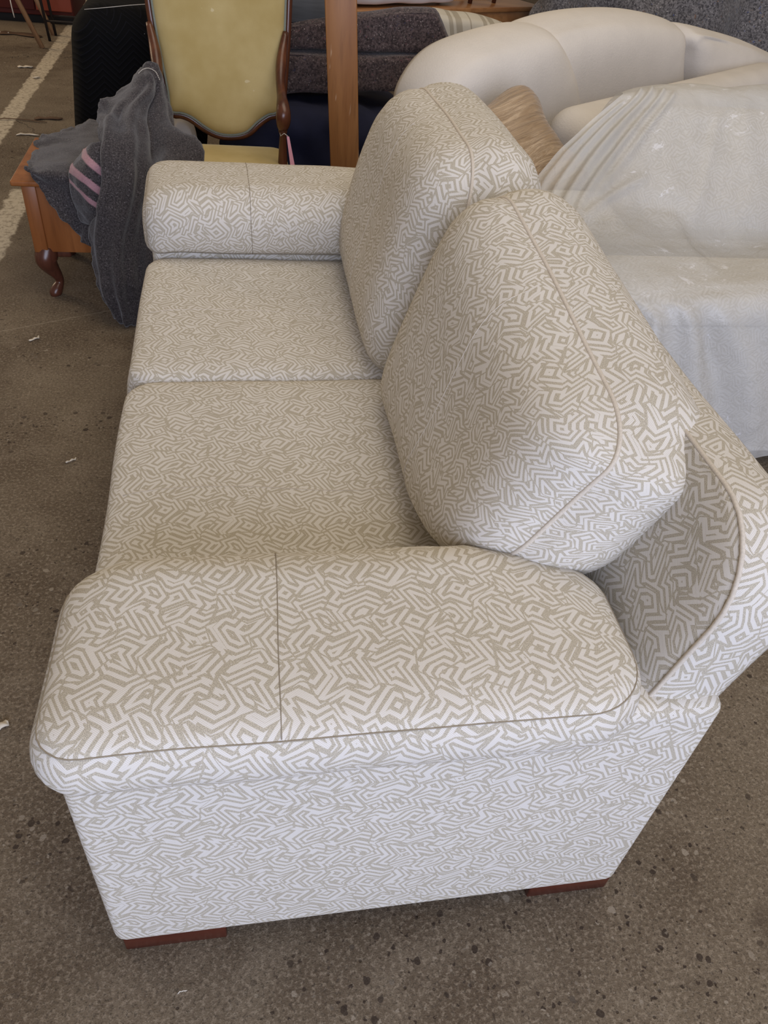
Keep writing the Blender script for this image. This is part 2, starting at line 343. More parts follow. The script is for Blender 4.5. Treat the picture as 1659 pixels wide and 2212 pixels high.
def cushion(name,loop,t,crown,crownB,bulge,frame,mat,parent=None,uvoff=(0,0),power=2.4,lump=0.,lscale=5.,strips=8,uvrot=0.,tuck=.0):
    """front panel (w=0 at its seam) + boxing of depth t + back panel; frame maps (u,v,w) to the world. Returns object, seam loop (world), surface function"""
    n=len(loop); c=sum(loop,Vector((0,0)))/n; vs=[];fs=[];uv=[]
    LP=np.array([(p.x,p.y) for p in loop])
    def soft(pts):
        d=np.linalg.norm(np.array(pts)[:,None,:]-LP[None],axis=2)+1e-5
        return (d**-3.).mean(axis=1)**(-1/3.)
    dmax=soft([(c.x,c.y)])[0]*.92; d0=soft([(loop[0].x,loop[0].y)])[0]
    def hgt(pts):
        x=np.clip((soft(pts)-d0)/(dmax-d0),0,1); return 1-(1-x)**power
    def W(u,v,w):
        p=Vector(frame(u,v,w))
        if lump: p+=noise.noise_vector(p*lscale+Vector((11,3,7)))*lump
        return p
    def uvm(u,v):
        a=math.cos(uvrot);b=math.sin(uvrot); return (u*a-v*b+uvoff[0],u*b+v*a+uvoff[1])
    def panel(cr,w0,sgn):
        base=len(vs); q=[]
        q.append((c.x,c.y))
        for r in RINGS:
            for p in loop:
                z=c+(p-c)*r; q.append((z.x,z.y))
        hh=hgt(q)
        for (a,b),h in zip(q,hh): vs.append(W(a,b,w0+sgn*cr*float(h)))
        arc=[0.]*n; q2=[q[0]]
        for i in range(len(RINGS)):
            for k in range(n):
                a=base+1+i*n+k; pr=base if i==0 else a-n
                arc[k]+=(vs[a]-vs[pr]).length; d=(loop[k]-c).normalized(); q2.append((c.x+d.x*arc[k],c.y+d.y*arc[k]))
        q=q2
        def add(f):
            if sgn<0: f=f[::-1]
            fs.append(tuple(base+i for i in f)); uv.append([uvm(*q[i]) for i in f])
        for k in range(n): add([0,1+k,1+(k+1)%n])
        for i in range(len(RINGS)-1):
            for k in range(n): add([1+i*n+k,1+(i+1)*n+k,1+(i+1)*n+(k+1)%n,1+i*n+(k+1)%n])
        return base+1+(len(RINGS)-1)*n
    def outw(k):
        d=loop[(k+1)%n]-loop[k-1]; return Vector((d.y,-d.x)).normalized()
    fi=panel(crown,0,1); bi=panel(crownB,-t,-1)
    L=[0.]
    for k in range(n): L.append(L[-1]+(loop[(k+1)%n]-loop[k]).length)
    rows=[[fi+k for k in range(n)]]
    for j in range(1,strips):
        s=j/strips; b=bulge*(math.sin(math.pi*s)**.7)-tuck*s; r=[]
        for k in range(n):
            o=loop[k]+outw(k)*b; r.append(len(vs)); vs.append(W(o.x,o.y,-t*s))
        rows.append(r)
    rows.append([bi+k for k in range(n)])
    for j in range(strips):
        for k in range(n):
            k2=(k+1)%n
            fs.append((rows[j][k],rows[j+1][k],rows[j+1][k2],rows[j][k2]))
            a=t*1.1*j/strips;b=t*1.1*(j+1)/strips
            uv.append([(L[k]+uvoff[0]+.5,-a+uvoff[1]),(L[k]+uvoff[0]+.5,-b+uvoff[1]),(L[k+1]+uvoff[0]+.5,-b+uvoff[1]),(L[k+1]+uvoff[0]+.5,-a+uvoff[1])])
    o=mk(name,vs,fs,mat,parent,uv)
    seam=[W(p.x,p.y,0) for p in loop]
    def surf(u,v,lift=0.):
        return W(u,v,crown*float(hgt([(u,v)])[0])+lift)
    return o,seam,surf
def loft(name,ctrl,nu,nv,mat,parent=None,thick=.004,disp=None,uvbase=(0,0),wr=0.,wscale=9.,jag=0.):
    rows=[[Vector(p) for p in r] for r in ctrl]; vs=[];fs=[];uv=[];q=[]
    for j in range(nv+1):
        v=j/nv
        colp=[]
        for i in range(nu+1):
            u=i/nu
            p=catmull([catmull(r,u) for r in rows],v); colp.append(p)
        vs+=colp; q+=[(i/nu+uvbase[0],v+uvbase[1]) for i in range(nu+1)]
    N=nu+1
    for j in range(nv):
        for i in range(nu):
            f=(j*N+i,j*N+i+1,(j+1)*N+i+1,(j+1)*N+i); fs.append(f)
    nr=[Vector() for _ in vs]
    for f in fs:
        d=(vs[f[2]]-vs[f[0]]).cross(vs[f[3]]-vs[f[1]])
        for i in f: nr[i]+=d
    out=[]
    for i,p in enumerate(vs):
        n=nr[i].normalized() if nr[i].length>0 else Vector((0,0,1)); a=0.
        if wr: a+=wr*noise.noise(p*wscale)+wr*.5*noise.noise(p*wscale*2.3)
        if disp: a+=disp(q[i][0]-uvbase[0],q[i][1]-uvbase[1])
        if jag:
            uu,vv=q[i][0]-uvbase[0],q[i][1]-uvbase[1]; e=max(0.,1-min(uu,1-uu,vv,1-vv)/.10)
            p=p+noise.noise_vector(p*13.)*jag*e+noise.noise_vector(p*45.)*jag*.35*e
        out.append(p+n*a)
    o=mk(name,out,fs,mat,parent,[[q[i] for i in f] for f in fs])
    if thick:
        md=o.modifiers.new('thickness','SOLIDIFY'); md.thickness=thick; md.offset=0
    return o

# ------------------------------------------------------------------ floor
fl=mk('floor',[(-14,-6,0),(16,-6,0),(16,24,0),(-14,24,0)],[(0,1,2,3)],'concrete',smooth=False); struct(fl)

# ------------------------------------------------------------------ the patterned sofa
L=1.97; MID=1.045
sofa=thing('two_seat_sofa','large two-seat sofa in cream and taupe maze-patterned weave on red-brown block feet','sofa')
box('seat_base',(.02,.20,.06),(.86,L-.20,.36),'fabric',sofa,.02)
def arm(y0,y1):
    return box('arm',(0,y0,.055),(.905,y1,.625),'fabric',sofa,.022,4,(y0*.37,.2),shape=None)
def arm_pad(near):
    # u runs along the sofa's depth; q runs over the arm from its outer edge, rolls over the inner shoulder and down to the seat
    cx=.378; W_=.765; q0=.250; R_=.072; H_=q0+R_*math.pi/2+.070
    r=(.09,.07,.035,.055)
    loop=rrect(W_,H_,r,170)
    def fr(u,v,w):
        q=v+H_/2; e=max(0.,-u-.27); b=max(0.,u-.20)
        if q<q0: y=q; z=w
        elif q<q0+R_*math.pi/2:
            a=(q-q0)/R_; y=q0+(R_+w)*math.sin(a); z=-R_+(R_+w)*math.cos(a)
        else: y=q0+R_+w; z=-R_-(q-q0-R_*math.pi/2)
        k=min(1.,q/.25)
        z-=1.1*e*e*k+.2*e*e; y-=(1.0*e*e+2.2*b*b)*max(0,min(1,(q-.10)/.2))
        y=-.030+y
        return (cx+u, y if near else L-y, .683+z)
    o,seam,surf=cushion('arm_pad',loop if near else loop,.078,.026,.0,.014,fr,'fabric',sofa,(.3 if near else 1.2,.7),2.6,.003,6.)
    if not near: o.data.flip_normals()
    tube('edge_seam',[p+Vector((0,0,.0004)) for p in seam],.0011,'seam',o,closed=True,n=5)
    us=-.095
    path=[surf(us+.012*(k/40-.5),-H_/2+H_*k/40,.0002) for k in range(0,41)]
    tube('cross_seam',path,.0008,'seam',o,n=5)
    return o
arm(0,.27); arm(L-.27,L)
arm_pad(True); arm_pad(False)
def seat(y0,y1,zt,off):
    cy=(y0+y1)/2; H_=y1-y0; W_=.66; cx=-.015+W_/2
    loop=rrect(W_,H_,(.03,.03,.055,.055),140)
    def fr(u,v,w): return (cx+u-.02*max(0,-w),cy+v,zt+w-.35*max(0,-u-.25)**1.6)
    o,seam,surf=cushion('seat_cushion',loop,.20,.020,0,.014,fr,'fabric',sofa,off,4.5,.004,4.)
    yv=-.03
    tube('fold_line',[surf(-W_/2+.03+(W_-.08)*k/24,yv+.012*math.sin(k*.25),.0000) for k in range(25)],.0012,'cord',o,n=5)
    return o
seat(.275,MID,.500,(.13,.9)); seat(MID,L-.272,.508,(1.7,.25))
# back rest frame behind the loose cushions
def back_frame():
    W_=L-.06; H_=.455
    loop=rrect(W_,H_,(.05,.135,.135,.05),170)
    bx,bz=.745,.455; s,c=math.sin(math.radians(16)),math.cos(math.radians(16))
    def fr(u,v,w):
        v+=H_/2
        return (bx+v*s-w*c, L/2-u, bz+v*c+w*s)
    o,seam,surf=cushion('backrest',loop,.115,.012,.0,.012,fr,'fabric',sofa,(.4,.15),3.,.003,5.)
    tube('piping',seam,.0036,'cord',o,closed=True,n=6)
back_frame()
# loose back cushions
def back_cushion(y0,y1,xb,zb,xt,zt,off,rad,roll=0.,crown=.105,t=.165,nearlift=0.,yb=0.):
    W_=y1-y0; d=Vector((xt-xb,zt-zb)); H_=d.length; d.normalize(); nx,nz=-d.y,d.x
    loop=rrect(W_,H_,rad,150)
    cy=(y0+y1)/2
    def fr(u,v,w):
        # u grows towards the viewer's end of the sofa
        f=(u/W_+.5)
        vv=(v+H_/2); k=vv/H_
        x=xb+d.x*vv+nx*w; z=zb+d.y*vv+nz*w
        z+= -roll*f*k + nearlift*max(0,f-.55)**1.3*max(0,1-k)**.8
        x+= .03*f*k*(1 if roll else 0)
        return (x, cy-u+yb*f*(1-k), z)
    o,seam,surf=cushion('back_cushion',loop,t,crown,.02,.035,fr,'fabric',sofa,off,2.3,.008,3.5,uvrot=.03)
    tube('piping',seam,.0038,'cord',o,closed=True,n=7)
    tube('fold_line',[surf(.02+.01*math.sin(k*.2),-H_/2+.05+(H_-.07)*k/24,.0000) for k in range(25)],.0010,'cord',o,n=5)
    return o
back_cushion(.995,1.755,.602,.495,.732,1.02,(.2,.35),(.11,.15,.19,.10))
back_cushion(.235,.985,.605,.495,.750,1.015,(1.1,.6),(.16,.12,.13,.08),roll=.115,nearlift=.45,crown=.10)
for x0,x1,y0 in ((.012,.185,.010),(.745,.905,.012),(.012,.185,L-.08),(.745,.905,L-.08)):
    box('foot',(x0,y0,0),(x1,y0+.07,.062),'foot',sofa,.003,2)

# ------------------------------------------------------------------ armchair of the same suite under a dust sheet
ac=thing('covered_armchair','maze-patterned armchair hidden under the thin white dust sheet','armchair')
box('seat_base',(1.26,1.30,.07),(2.15,2.10,.40),'fabric',ac,.03,3,(.3,.1))
box('arm',(1.25,1.285,.06),(2.15,1.50,.53),'fabric',ac,.02,3,(.9,.4))
box('arm',(1.24,1.90,.06),(2.15,2.13,.575),'fabric',ac,.02,3,(.2,.9))
def pad2(y0,y1):
    loop=rrect(.90,y1-y0,.09,110)
    cushion('arm_pad',loop,.07,.03,0,.012,lambda u,v,w:(1.70+u,(y0+y1)/2+v,.600+w),'fabric',ac,(.5,.2))
pad2(1.275,1.56); pad2(1.83,2.10)
cushion('back_cushion',rrect(.62,.42,.12,110),.13,.05,.03,.02,lambda u,v,w:(1.80+u,1.86+v*.42-w*.85,.77+v*.78+w*.42),'fabric',ac,(.1,.4))
for x in (1.28,2.03):
    for y in (1.31,2.02): box('foot',(x,y,0),(x+.09,y+.07,.062),'foot',ac,.003,2)
sheet_ctrl=[
 [(1.17,1.36,.10),(1.27,1.185,.11),(1.50,1.195,.115),(1.78,1.205,.11),(2.05,1.21,.11),(2.24,1.24,.11)],
 [(1.16,1.36,.28),(1.265,1.19,.33),(1.49,1.20,.34),(1.76,1.215,.34),(2.05,1.215,.34),(2.23,1.24,.34)],
 [(1.155,1.40,.45),(1.302,1.225,0.562),(1.440,1.225,0.577),(1.621,1.235,0.590),(2.05,1.225,.57),(2.22,1.26,.56)],
 [(1.15,1.46,.56),(1.235,1.300,0.629),(1.377,1.280,0.631),(1.608,1.300,0.638),(2.05,1.29,.655),(2.21,1.30,.62)],
 [(1.12,1.60,.64),(1.204,1.420,0.677),(1.393,1.410,0.672),(1.628,1.380,0.640),(2.05,1.42,.69),(2.21,1.42,.66)],
 [(1.138,1.780,0.715),(1.217,1.600,0.704),(1.442,1.620,0.715),(1.689,1.550,0.654),(2.05,1.59,.70),(2.22,1.6,.66)],
 [(1.204,1.840,0.790),(1.317,1.740,0.793),(1.513,1.700,0.784),(1.721,1.660,0.753),(2.05,1.70,.79),(2.24,1.72,.74)],
 [(1.310,1.880,0.885),(1.437,1.850,0.897),(1.586,1.840,0.887),(1.774,1.840,0.889),(2.05,1.84,.92),(2.26,1.85,.86)],
 [(1.423,1.930,0.963),(1.544,1.950,0.972),(1.676,1.970,0.981),(1.835,1.970,0.987),(2.05,1.97,.995),(2.27,1.96,.93)],
 [(1.42,2.03,.90),(1.55,2.08,.93),(1.72,2.10,.93),(1.88,2.10,.93),(2.06,2.10,.93),(2.27,2.06,.86)],
 [(1.34,2.10,.62),(1.52,2.17,.62),(1.72,2.18,.62),(1.88,2.18,.62),(2.06,2.18,.62),(2.28,2.14,.60)],
]
def sheet_folds(u,v):
    a=0.
    # (u0,v0)->(u1,v1) fold lines with height and half width
    for (u0,v0,u1,v1,h,wd) in ((.16,.80,.16,.42,.016,.018),(.23,.79,.20,.45,.013,.014),(.30,.77,.24,.56,.010,.016),(.10,.80,.10,.48,.012,.016),(.34,.60,.19,.46,.008,.016),
                               (.55,.72,.52,.55,.006,.020),(.47,.50,.54,.42,.012,.026),(.05,.75,.04,.50,.010,.013),(.62,.78,.66,.62,.004,.02),(.40,.20,.48,.02,.022,.04),(.55,.18,.62,.02,.018,.04),(.27,.19,.29,.0,.012,.03),(.48,.16,.54,.02,-.014,.03)):
        du,dv=u1-u0,v1-v0; l2=du*du+dv*dv; t=max(0,min(1,((u-u0)*du+(v-v0)*dv)/l2))
        dd=math.hypot(u-u0-du*t,v-v0-dv*t); a+=1.5*h*math.exp(-(dd/wd)**2)*(1-.6*abs(t-.4))
    return a
sh=loft('dust_sheet',sheet_ctrl,110,150,'sheet',None,0,sheet_folds,(0,0),.007,8.)
tag(sh,'thin translucent white dust sheet with paint specks draped over an armchair','dust sheet')

# ------------------------------------------------------------------ cream shell-back sofa with gold cushion
cs=thing('shell_back_sofa','cream upholstered sofa with a scalloped shell-shaped back at the right','sofa')
OX,OY,DX,DY=1.2,2.68,.87,.5
def shell(name,pts,crown,off,back=0.):
    loc=[((p[0]-OX)*DX+(p[1]-OY)*DY,p[2]) for p in pts]
    loop=smooth_loop(loc,90)
    area2=sum(loop[i-1].x*loop[i].y-loop[i].x*loop[i-1].y for i in range(len(loop)))
    if area2<0: loop=loop[::-1]
    nx,ny=DY,-DX
    return cushion(name,loop,.22,crown,0,.02,lambda u,v,w:(OX+DX*u+nx*(w-back),OY+DY*u+ny*(w-back),v),'cream',cs,off,2.2)
shell('back_channel',[(1.001,2.566,0.799),(1.101,2.623,0.892),(1.289,2.731,0.940),(1.479,2.840,0.956),(1.562,2.888,0.914),(1.649,2.938,0.825),(1.707,2.971,0.732),(1.810,3.030,0.472),(1.386,2.787,0.355),(1.072,2.607,0.517),(0.981,2.554,0.690)],.075,(0,0))
shell('back_channel',[(1.466,2.833,0.878),(1.522,2.865,0.948),(1.736,2.988,0.983),(2.010,3.145,0.986),(2.250,3.283,0.956),(2.337,3.333,0.923),(2.364,3.349,0.854),(2.417,3.380,0.733),(2.560,3.461,0.441),(2.044,3.165,0.483),(1.596,2.907,0.539),(1.458,2.828,0.753)],.085,(1,0),.045)
shell('back_channel',[(2.352,3.342,0.926),(2.602,3.486,0.893),(2.947,3.684,0.823),(3.386,3.936,0.685),(3.650,4.088,0.467),(3.041,3.738,0.432),(2.550,3.456,0.487),(2.428,3.386,0.732),(2.374,3.355,0.854)],.07,(2,0))
E2=Matrix(((.79,-.61,0,1.40),(.61,.79,0,2.44),(0,0,1,0),(0,0,0,1)))
box('seat_base',(-.45,-.10,.07),(1.9,.28,.34),'cream',cs,.04,4,xf=E2)
box('seat_cushion',(-.47,-.10,.335),(-.03,.26,.50),'cream',cs,.05,5,xf=E2)
E4=Matrix(((DX,-DY,0,OX),(DY,DX,0,OY),(0,0,1,0),(0,0,0,1)))
box('back_base',(-.20,.01,.07),(2.15,.21,.56),'cream',cs,.05,4,xf=E4)
for u in (-.40,1.80):
    box('foot',(u,.02,0),(u+.07,.10,.075),'leg_dark',cs,.005,2,xf=E2)
    box('foot',(u,.18,0),(u+.07,.26,.075),'leg_dark',cs,.005,2,xf=E2)
bol=tag(box('upright_seat_cushion',(0,-.20,.30),(1.95,.03,.80),'cream',None,.095,8,xf=E2),'long cream box cushion standing on edge in front of the shell-backed sofa','cushion')
def gold():
    c=Vector((1.202,2.220,0.670)); U=Vector((.86,.40,.30)).normalized(); Nn=Vector((-.10,-.66,.72)); Nn=(Nn-U*Nn.dot(U)).normalized(); V=Nn.cross(U)
    loop=[]
    for k in range(120):
        a=2*math.pi*k/120; ca,sa=math.cos(a),math.sin(a)
        r=.222/((abs(ca)**7+abs(sa)**7)**(1/7)); r*=1-.07*math.cos(4*a)
        loop.append(Vector((r*ca,r*sa)))
    def fr(u,v,w):
        p=c+U*u+V*v+Nn*w; ed=max(0,1-abs(math.hypot(u,v))/.24)
        p+=Nn*(.016*math.sin(u*75+v*22)*max(0,-u/.2)+.012*math.sin(v*38-u*26)*max(0,1-abs(v+.05)/.2)*(1 if w>=0 else 0)); return p
    o,seam,_=cushion('satin_cushion',loop,.012,.085,.07,.002,fr,'satin',None,(0,0),1.8,.010,7.,strips=3)
    tag(o,'crumpled gold-beige satin scatter cushion lying on the cream sofa','cushion')
gold()

# ------------------------------------------------------------------ moss velvet grandfather chair
ch=thing('velvet_armchair','moss-yellow velvet armchair with carved dark wooden frame and scrolled arms','armchair')
YB=3.05
bp=[(-0.051,3.050,1.026),(-0.049,3.050,0.924),(-0.039,3.050,0.817),(-0.024,3.050,0.705),(-0.012,3.050,0.613),(-0.007,3.050,0.552),(0.034,3.050,0.547),(0.076,3.050,0.533),(0.131,3.050,0.498),(0.181,3.050,0.476),(0.239,3.050,0.472),(0.298,3.050,0.487),(0.346,3.050,0.528),(0.393,3.050,0.558),(0.432,3.050,0.571),(0.444,3.050,0.637),(0.453,3.050,0.732),(0.462,3.050,0.848),(0.467,3.050,0.958),(0.472,3.050,1.064),(0.434,3.050,1.216),(0.334,3.050,1.269),(0.219,3.050,1.269),(0.104,3.050,1.250),(0.001,3.050,1.176)]
bl=smooth_loop([(p[0],p[2]) for p in bp],150)
if sum(bl[i-1].x*bl[i].y-bl[i].x*bl[i-1].y for i in range(len(bl)))<0: bl=bl[::-1]
def yfr(u,v,w): return (u,YB-w+.14*max(0,v-.5),v)
o,seam,_=cushion('back_panel',bl,.05,.035,0,.0,yfr,'velvet',ch,(0,0),3.)
tube('braid_trim',[p+Vector((0,-.004,0)) for p in seam],.0055,'gimp',o,closed=True,n=6)
cen=sum(bl,Vector((0,0)))/len(bl)
rim=[]
for k in range(len(bl)):
    d=bl[(k+1)%len(bl)]-bl[k-1]; nn=Vector((d.y,-d.x)).normalized(); q=bl[k]+nn*.014; rim.append(Vector(yfr(q.x,q.y,-.018)))
tube('back_frame',rim,.0150,'mahogany',ch,closed=True,n=8)
cushion('seat_cushion',rrect(.47,.52,.06,110),.11,.02,0,.012,lambda u,v,w:(.225+u,2.78+v,.425+w),'velvet',ch,(0,0),3.)
box('seat_rail',(-.01,2.52,.25),(.46,3.04,.325),'mahogany',ch,.012,3)
def arm_paths(mir):
    f=(lambda p:Vector((.400-p[0],p[1],p[2]))) if mir else (lambda p:Vector(p))
    path=[f(p) for p in ((0.465,3.070,0.861),(0.453,3.040,0.809),(0.443,2.990,0.761),(0.437,2.930,0.716),(0.438,2.870,0.680),(0.440,2.810,0.654),(0.441,2.785,0.623),(0.440,2.800,0.589),(0.438,2.830,0.570))]
    pts=[catmull(path,k/30) for k in range(31)]
    rr=[.012,.018,.022,.019,.019,.026,.029,.026,.015]; r=[catmull([Vector((a,0,0)) for a in rr],k/30).x for k in range(31)]
    tube('arm',pts,r,'mahogany',ch,n=12)
    b=f((0.440,2.805,0.579)); z1=b.z
    lathe('arm_post',(b.x,b.y,.30),[(0,.022),(.02,.024),(.03,.017),(.055,.016),(.07,.026),(.085,.026),(.10,.017),(.15,.019),(z1-.30-.03,.013),(z1-.30-.015,.018),(z1-.30,.016)],'mahogany',ch)
arm_paths(False); arm_paths(True)
for x,y,mx in ((.02,2.55,0),(.43,2.55,0),(.03,3.03,1),(.42,3.03,1)):
    if mx: tube('leg',[(x,y,.30),(x,y+.03,.15),(x,y+.09,0)],[.022,.020,.017],'mahogany',ch,n=10)
    else: lathe('leg',(x,y,0),[(0,.014),(.02,.018),(.06,.013),(.18,.022),(.22,.026),(.26,.028)],'mahogany',ch)
tagp=[(0.453,2.775,0.557),(0.464,2.775,0.552),(0.486,2.760,0.449),(0.468,2.760,0.449)]
pv=[Vector(p) for p in tagp]
pk=mk('paper_tag',pv+[p+Vector((0,.002,0)) for p in pv],[(3,2,1,0),(4,5,6,7),(0,1,5,4),(1,2,6,5),(2,3,7,6),(3,0,4,7)],'pink',smooth=False)
tube('string',[pv[0].lerp(pv[1],.5),Vector((0.443,2.770,0.566)),Vector((0.430,2.785,0.551)),Vector((0.427,2.800,0.564))],.0015,'string',pk,n=5)
tag(pk,'narrow pink paper tag tied to the arm post of the velvet chair','tag')

# ------------------------------------------------------------------ timber chest on cabriole legs
chest=thing('timber_chest','orange-brown timber chest on cabriole legs half under the grey blanket','chest')
X0,X1,Y0,Y1=-.520,-.13,2.46,2.92
box('body',(X0+.012,Y0+.012,.185),(X1-.012,Y1-.012,.44),'chest',chest,.003,2)
box('corner_post',(X0+.006,Y0+.005,.185),(X0+.055,Y0+.05,.44),'chest',chest,.003,2)
box('corner_post',(X1-.055,Y0+.005,.185),(X1-.006,Y0+.05,.44),'chest',chest,.003,2)
box('top',(X0-.022,Y0-.022,.438),(X1+.022,Y1+.022,.458),'chest',chest,.006,3)
def cab(x,y,sx,sy):
    p=[Vector((x,y,.19)),Vector((x-.006*sx,y-.010*sy,.165)),Vector((x-.010*sx,y-.016*sy,.145)),Vector((x+.000*sx,y-.004*sy,.11)),Vector((x+.016*sx,y+.008*sy,.07)),Vector((x+.018*sx,y+.010*sy,.045)),Vector((x+.006*sx,y-.004*sy,.022)),Vector((x-.002*sx,y-.012*sy,.006)),Vector((x-.002*sx,y-.012*sy,.0))]
    r=[.040,.042,.040,.030,.019,.016,.022,.022,.015]
    lg=tube('leg',[catmull(p,k/32) for k in range(33)],[catmull([Vector((a,0,0)) for a in r],k/32).x for k in range(33)],'leg_dark',chest,n=12)
    box('knee_block',(min(x,x+.085*sx),y-.012,.155),(max(x,x+.085*sx),y+.018,.188),'leg_dark',lg,.008,3)
for x,sx in((X0+.045,1),(X1-.045,-1)):
    for y,sy in((Y0+.045,1),(Y1-.045,-1)): cab(x,y,sx,sy)

# ------------------------------------------------------------------ grey blanket over chest and chair arm
bk=thing('wool_blanket','dark grey wool blanket with three pink stripes heaped over the timber chest','blanket')
loft('top_drape',[[(-0.518,2.905,0.466),(-0.449,3.039,0.466),(-0.333,3.150,0.470),(-0.232,3.216,0.470)],
 [(-0.516,2.750,0.466),(-0.425,2.823,0.470),(-0.308,2.865,0.475),(-0.203,2.898,0.470)],
 [(-0.475,2.435,0.500),(-0.377,2.430,0.506),(-0.268,2.425,0.502),(-0.161,2.420,0.495)],
 [(-0.465,2.420,0.487),(-0.378,2.415,0.441),(-0.280,2.410,0.413),(-0.179,2.400,0.387)],
 [(-0.449,2.415,0.454),(-0.386,2.400,0.361),(-0.315,2.390,0.276),(-0.210,2.380,0.203)]],50,60,'wool',bk,.007,lambda u,v:.012*math.exp(-((u-.45-.2*v)/.06)**2)*v-.012*math.exp(-((u-.7)/.08)**2)*v,(5,5),.010,9.,.030)
loft('striped_fold',[[(-0.264,2.400,0.588),(-0.226,2.360,0.621),(-0.183,2.360,0.628)],
 [(-0.312,2.360,0.522),(-0.250,2.300,0.565),(-0.186,2.310,0.574)],
 [(-0.321,2.360,0.475),(-0.260,2.290,0.496),(-0.197,2.310,0.497)],
 [(-0.318,2.370,0.410),(-0.263,2.310,0.421),(-0.207,2.310,0.426)],
 [(-0.313,2.400,0.336),(-0.259,2.340,0.341),(-0.217,2.330,0.346)]],30,40,'wool',bk,.008,None,(0,0),.008,14.,.008)
def bf(u,v):
    a=0.
    for (u0,v0,u1,v1,h,wd) in ((.45,.10,.40,.55,.022,.05),(.40,.55,.30,.98,.020,.05),(.62,.16,.66,.42,-.030,.05),(.66,.42,.55,.95,-.022,.06),(.22,.30,.16,.60,.018,.05),(.82,.34,.95,.46,.030,.07),(.16,.62,.12,.97,.016,.05),(.72,.50,.70,.98,.020,.05),(.05,.28,.28,.30,-.014,.04),(.50,.85,.62,.98,.014,.05)):
        du,dv=u1-u0,v1-v0; l2=du*du+dv*dv; t=max(0,min(1,((u-u0)*du+(v-v0)*dv)/l2))
        a+=h*math.exp(-(math.hypot(u-u0-du*t,v-v0-dv*t)/wd)**2)
    return -a
loft('hanging_fold',[[(-0.113,2.760,0.729),(-0.083,2.730,0.775),(-0.048,2.720,0.799),(-0.023,2.730,0.783),(-0.013,2.760,0.734)],
 [(-0.155,2.700,0.698),(-0.094,2.650,0.725),(-0.038,2.660,0.721),(-0.007,2.700,0.701),(0.008,2.740,0.668)],
 [(-0.224,2.580,0.681),(-0.156,2.520,0.682),(-0.083,2.540,0.673),(-0.018,2.600,0.640),(0.025,2.660,0.584)],
 [(-0.213,2.420,0.617),(-0.159,2.330,0.631),(-0.078,2.380,0.608),(0.012,2.460,0.588),(0.102,2.550,0.574)],
 [(-0.206,2.310,0.499),(-0.162,2.250,0.506),(-0.082,2.280,0.514),(0.009,2.330,0.524),(0.138,2.420,0.536)],
 [(-0.276,2.320,0.306),(-0.203,2.240,0.332),(-0.129,2.250,0.330),(-0.044,2.270,0.350),(0.069,2.300,0.366)],
 [(-0.263,2.270,0.161),(-0.204,2.220,0.177),(-0.136,2.225,0.176),(-0.057,2.235,0.199),(0.025,2.250,0.212)],
 [(-0.231,2.269,0.012),(-0.185,2.244,0.012),(-0.136,2.227,0.012),(-0.063,2.200,0.038),(0.005,2.200,0.051)]],70,100,'wool',bk,.008,bf,(5,5),.010,9.,.016)
hem=[catmull([Vector(p) for p in ((-0.087,2.710,0.764),(-0.067,2.690,0.783),(-0.044,2.680,0.790),(-0.023,2.690,0.777),(-0.013,2.710,0.746))],k/20) for k in range(21)]
for k in range(0,20,1): tube('hem_stitch',[hem[k].lerp(hem[k+1],.1)+Vector((0,-.012,.0)),hem[k].lerp(hem[k+1],.75)+Vector((0,-.012,.0))],.0016,'string',bk,n=5)

# ------------------------------------------------------------------ black covered armchair
bc=thing('black_armchair','armchair under a black chevron-quilted cover behind the grey blanket','armchair')
def bsh(v): return (v.x+(.10*(v.z/.8)),v.y,v.z)
box('cover_body',(-.535,3.45,.02),(.08,4.15,.835),'quilt',bc,.13,8,shape=bsh)
box('cover_back',(-.36,3.80,.60),(.10,4.20,.93),'quilt',bc,.10,6)
tube('white_seam',[(-0.368,3.520,0.813),(-0.275,3.520,0.826),(-0.177,3.520,0.841),(-0.080,3.520,0.853)],.0013,'string',bc,n=5)

# ------------------------------------------------------------------ timber post, felts, navy bundle, board
post=tag(box('timber_post',(-.063,-.05,-.42),(.063,.05,1.30),'post',None,.004,2,
   xf=Matrix.Translation((((0.725,3.000,0.707)[0]),3.05,.42))@Matrix.Rotation(math.radians(-4.6),4,'Y')@Matrix.Rotation(math.radians(-6),4,'Z')),'upright square pine post with scratched oiled faces behind the sofa','post')
def slab(name,pts,y,t,crown,mat,label,cat,lump=.012,group=None,ls=6.):
    loop=smooth_loop([(p[0],p[2]) for p in pts],110)
    if sum(loop[i-1].x*loop[i].y-loop[i].x*loop[i-1].y for i in range(len(loop)))<0: loop=loop[::-1]
    o,s,_=cushion(name,loop,t,crown,0,.01,lambda u,v,w:(u,y-w,v),mat,None,(0,0),4.,lump,ls)
    tag(o,label,cat,group); return o
slab('folded_felt',[(0.374,3.500,0.769),(0.538,3.500,0.810),(0.683,3.500,0.842),(0.849,3.500,0.876),(1.017,3.500,0.896),(1.155,3.500,0.907),(1.192,3.500,0.875),(1.242,3.500,0.804),(1.275,3.500,0.763),(1.099,3.500,0.745),(0.881,3.500,0.739),(0.666,3.500,0.732),(0.456,3.500,0.719),(0.362,3.500,0.715)],3.5,.09,.02,'feltbrown','upper folded brown speckled felt blanket behind the pine post','blanket')
slab('folded_felt',[(0.372,3.500,0.690),(0.667,3.500,0.711),(0.991,3.500,0.727),(1.301,3.500,0.742),(1.299,3.500,0.683),(1.184,3.500,0.607),(0.984,3.500,0.575),(0.761,3.500,0.559),(0.542,3.500,0.551),(0.370,3.500,0.546)],3.48,.30,.03,'feltbrown','lower folded brown speckled felt blanket resting on the navy bundle','blanket')
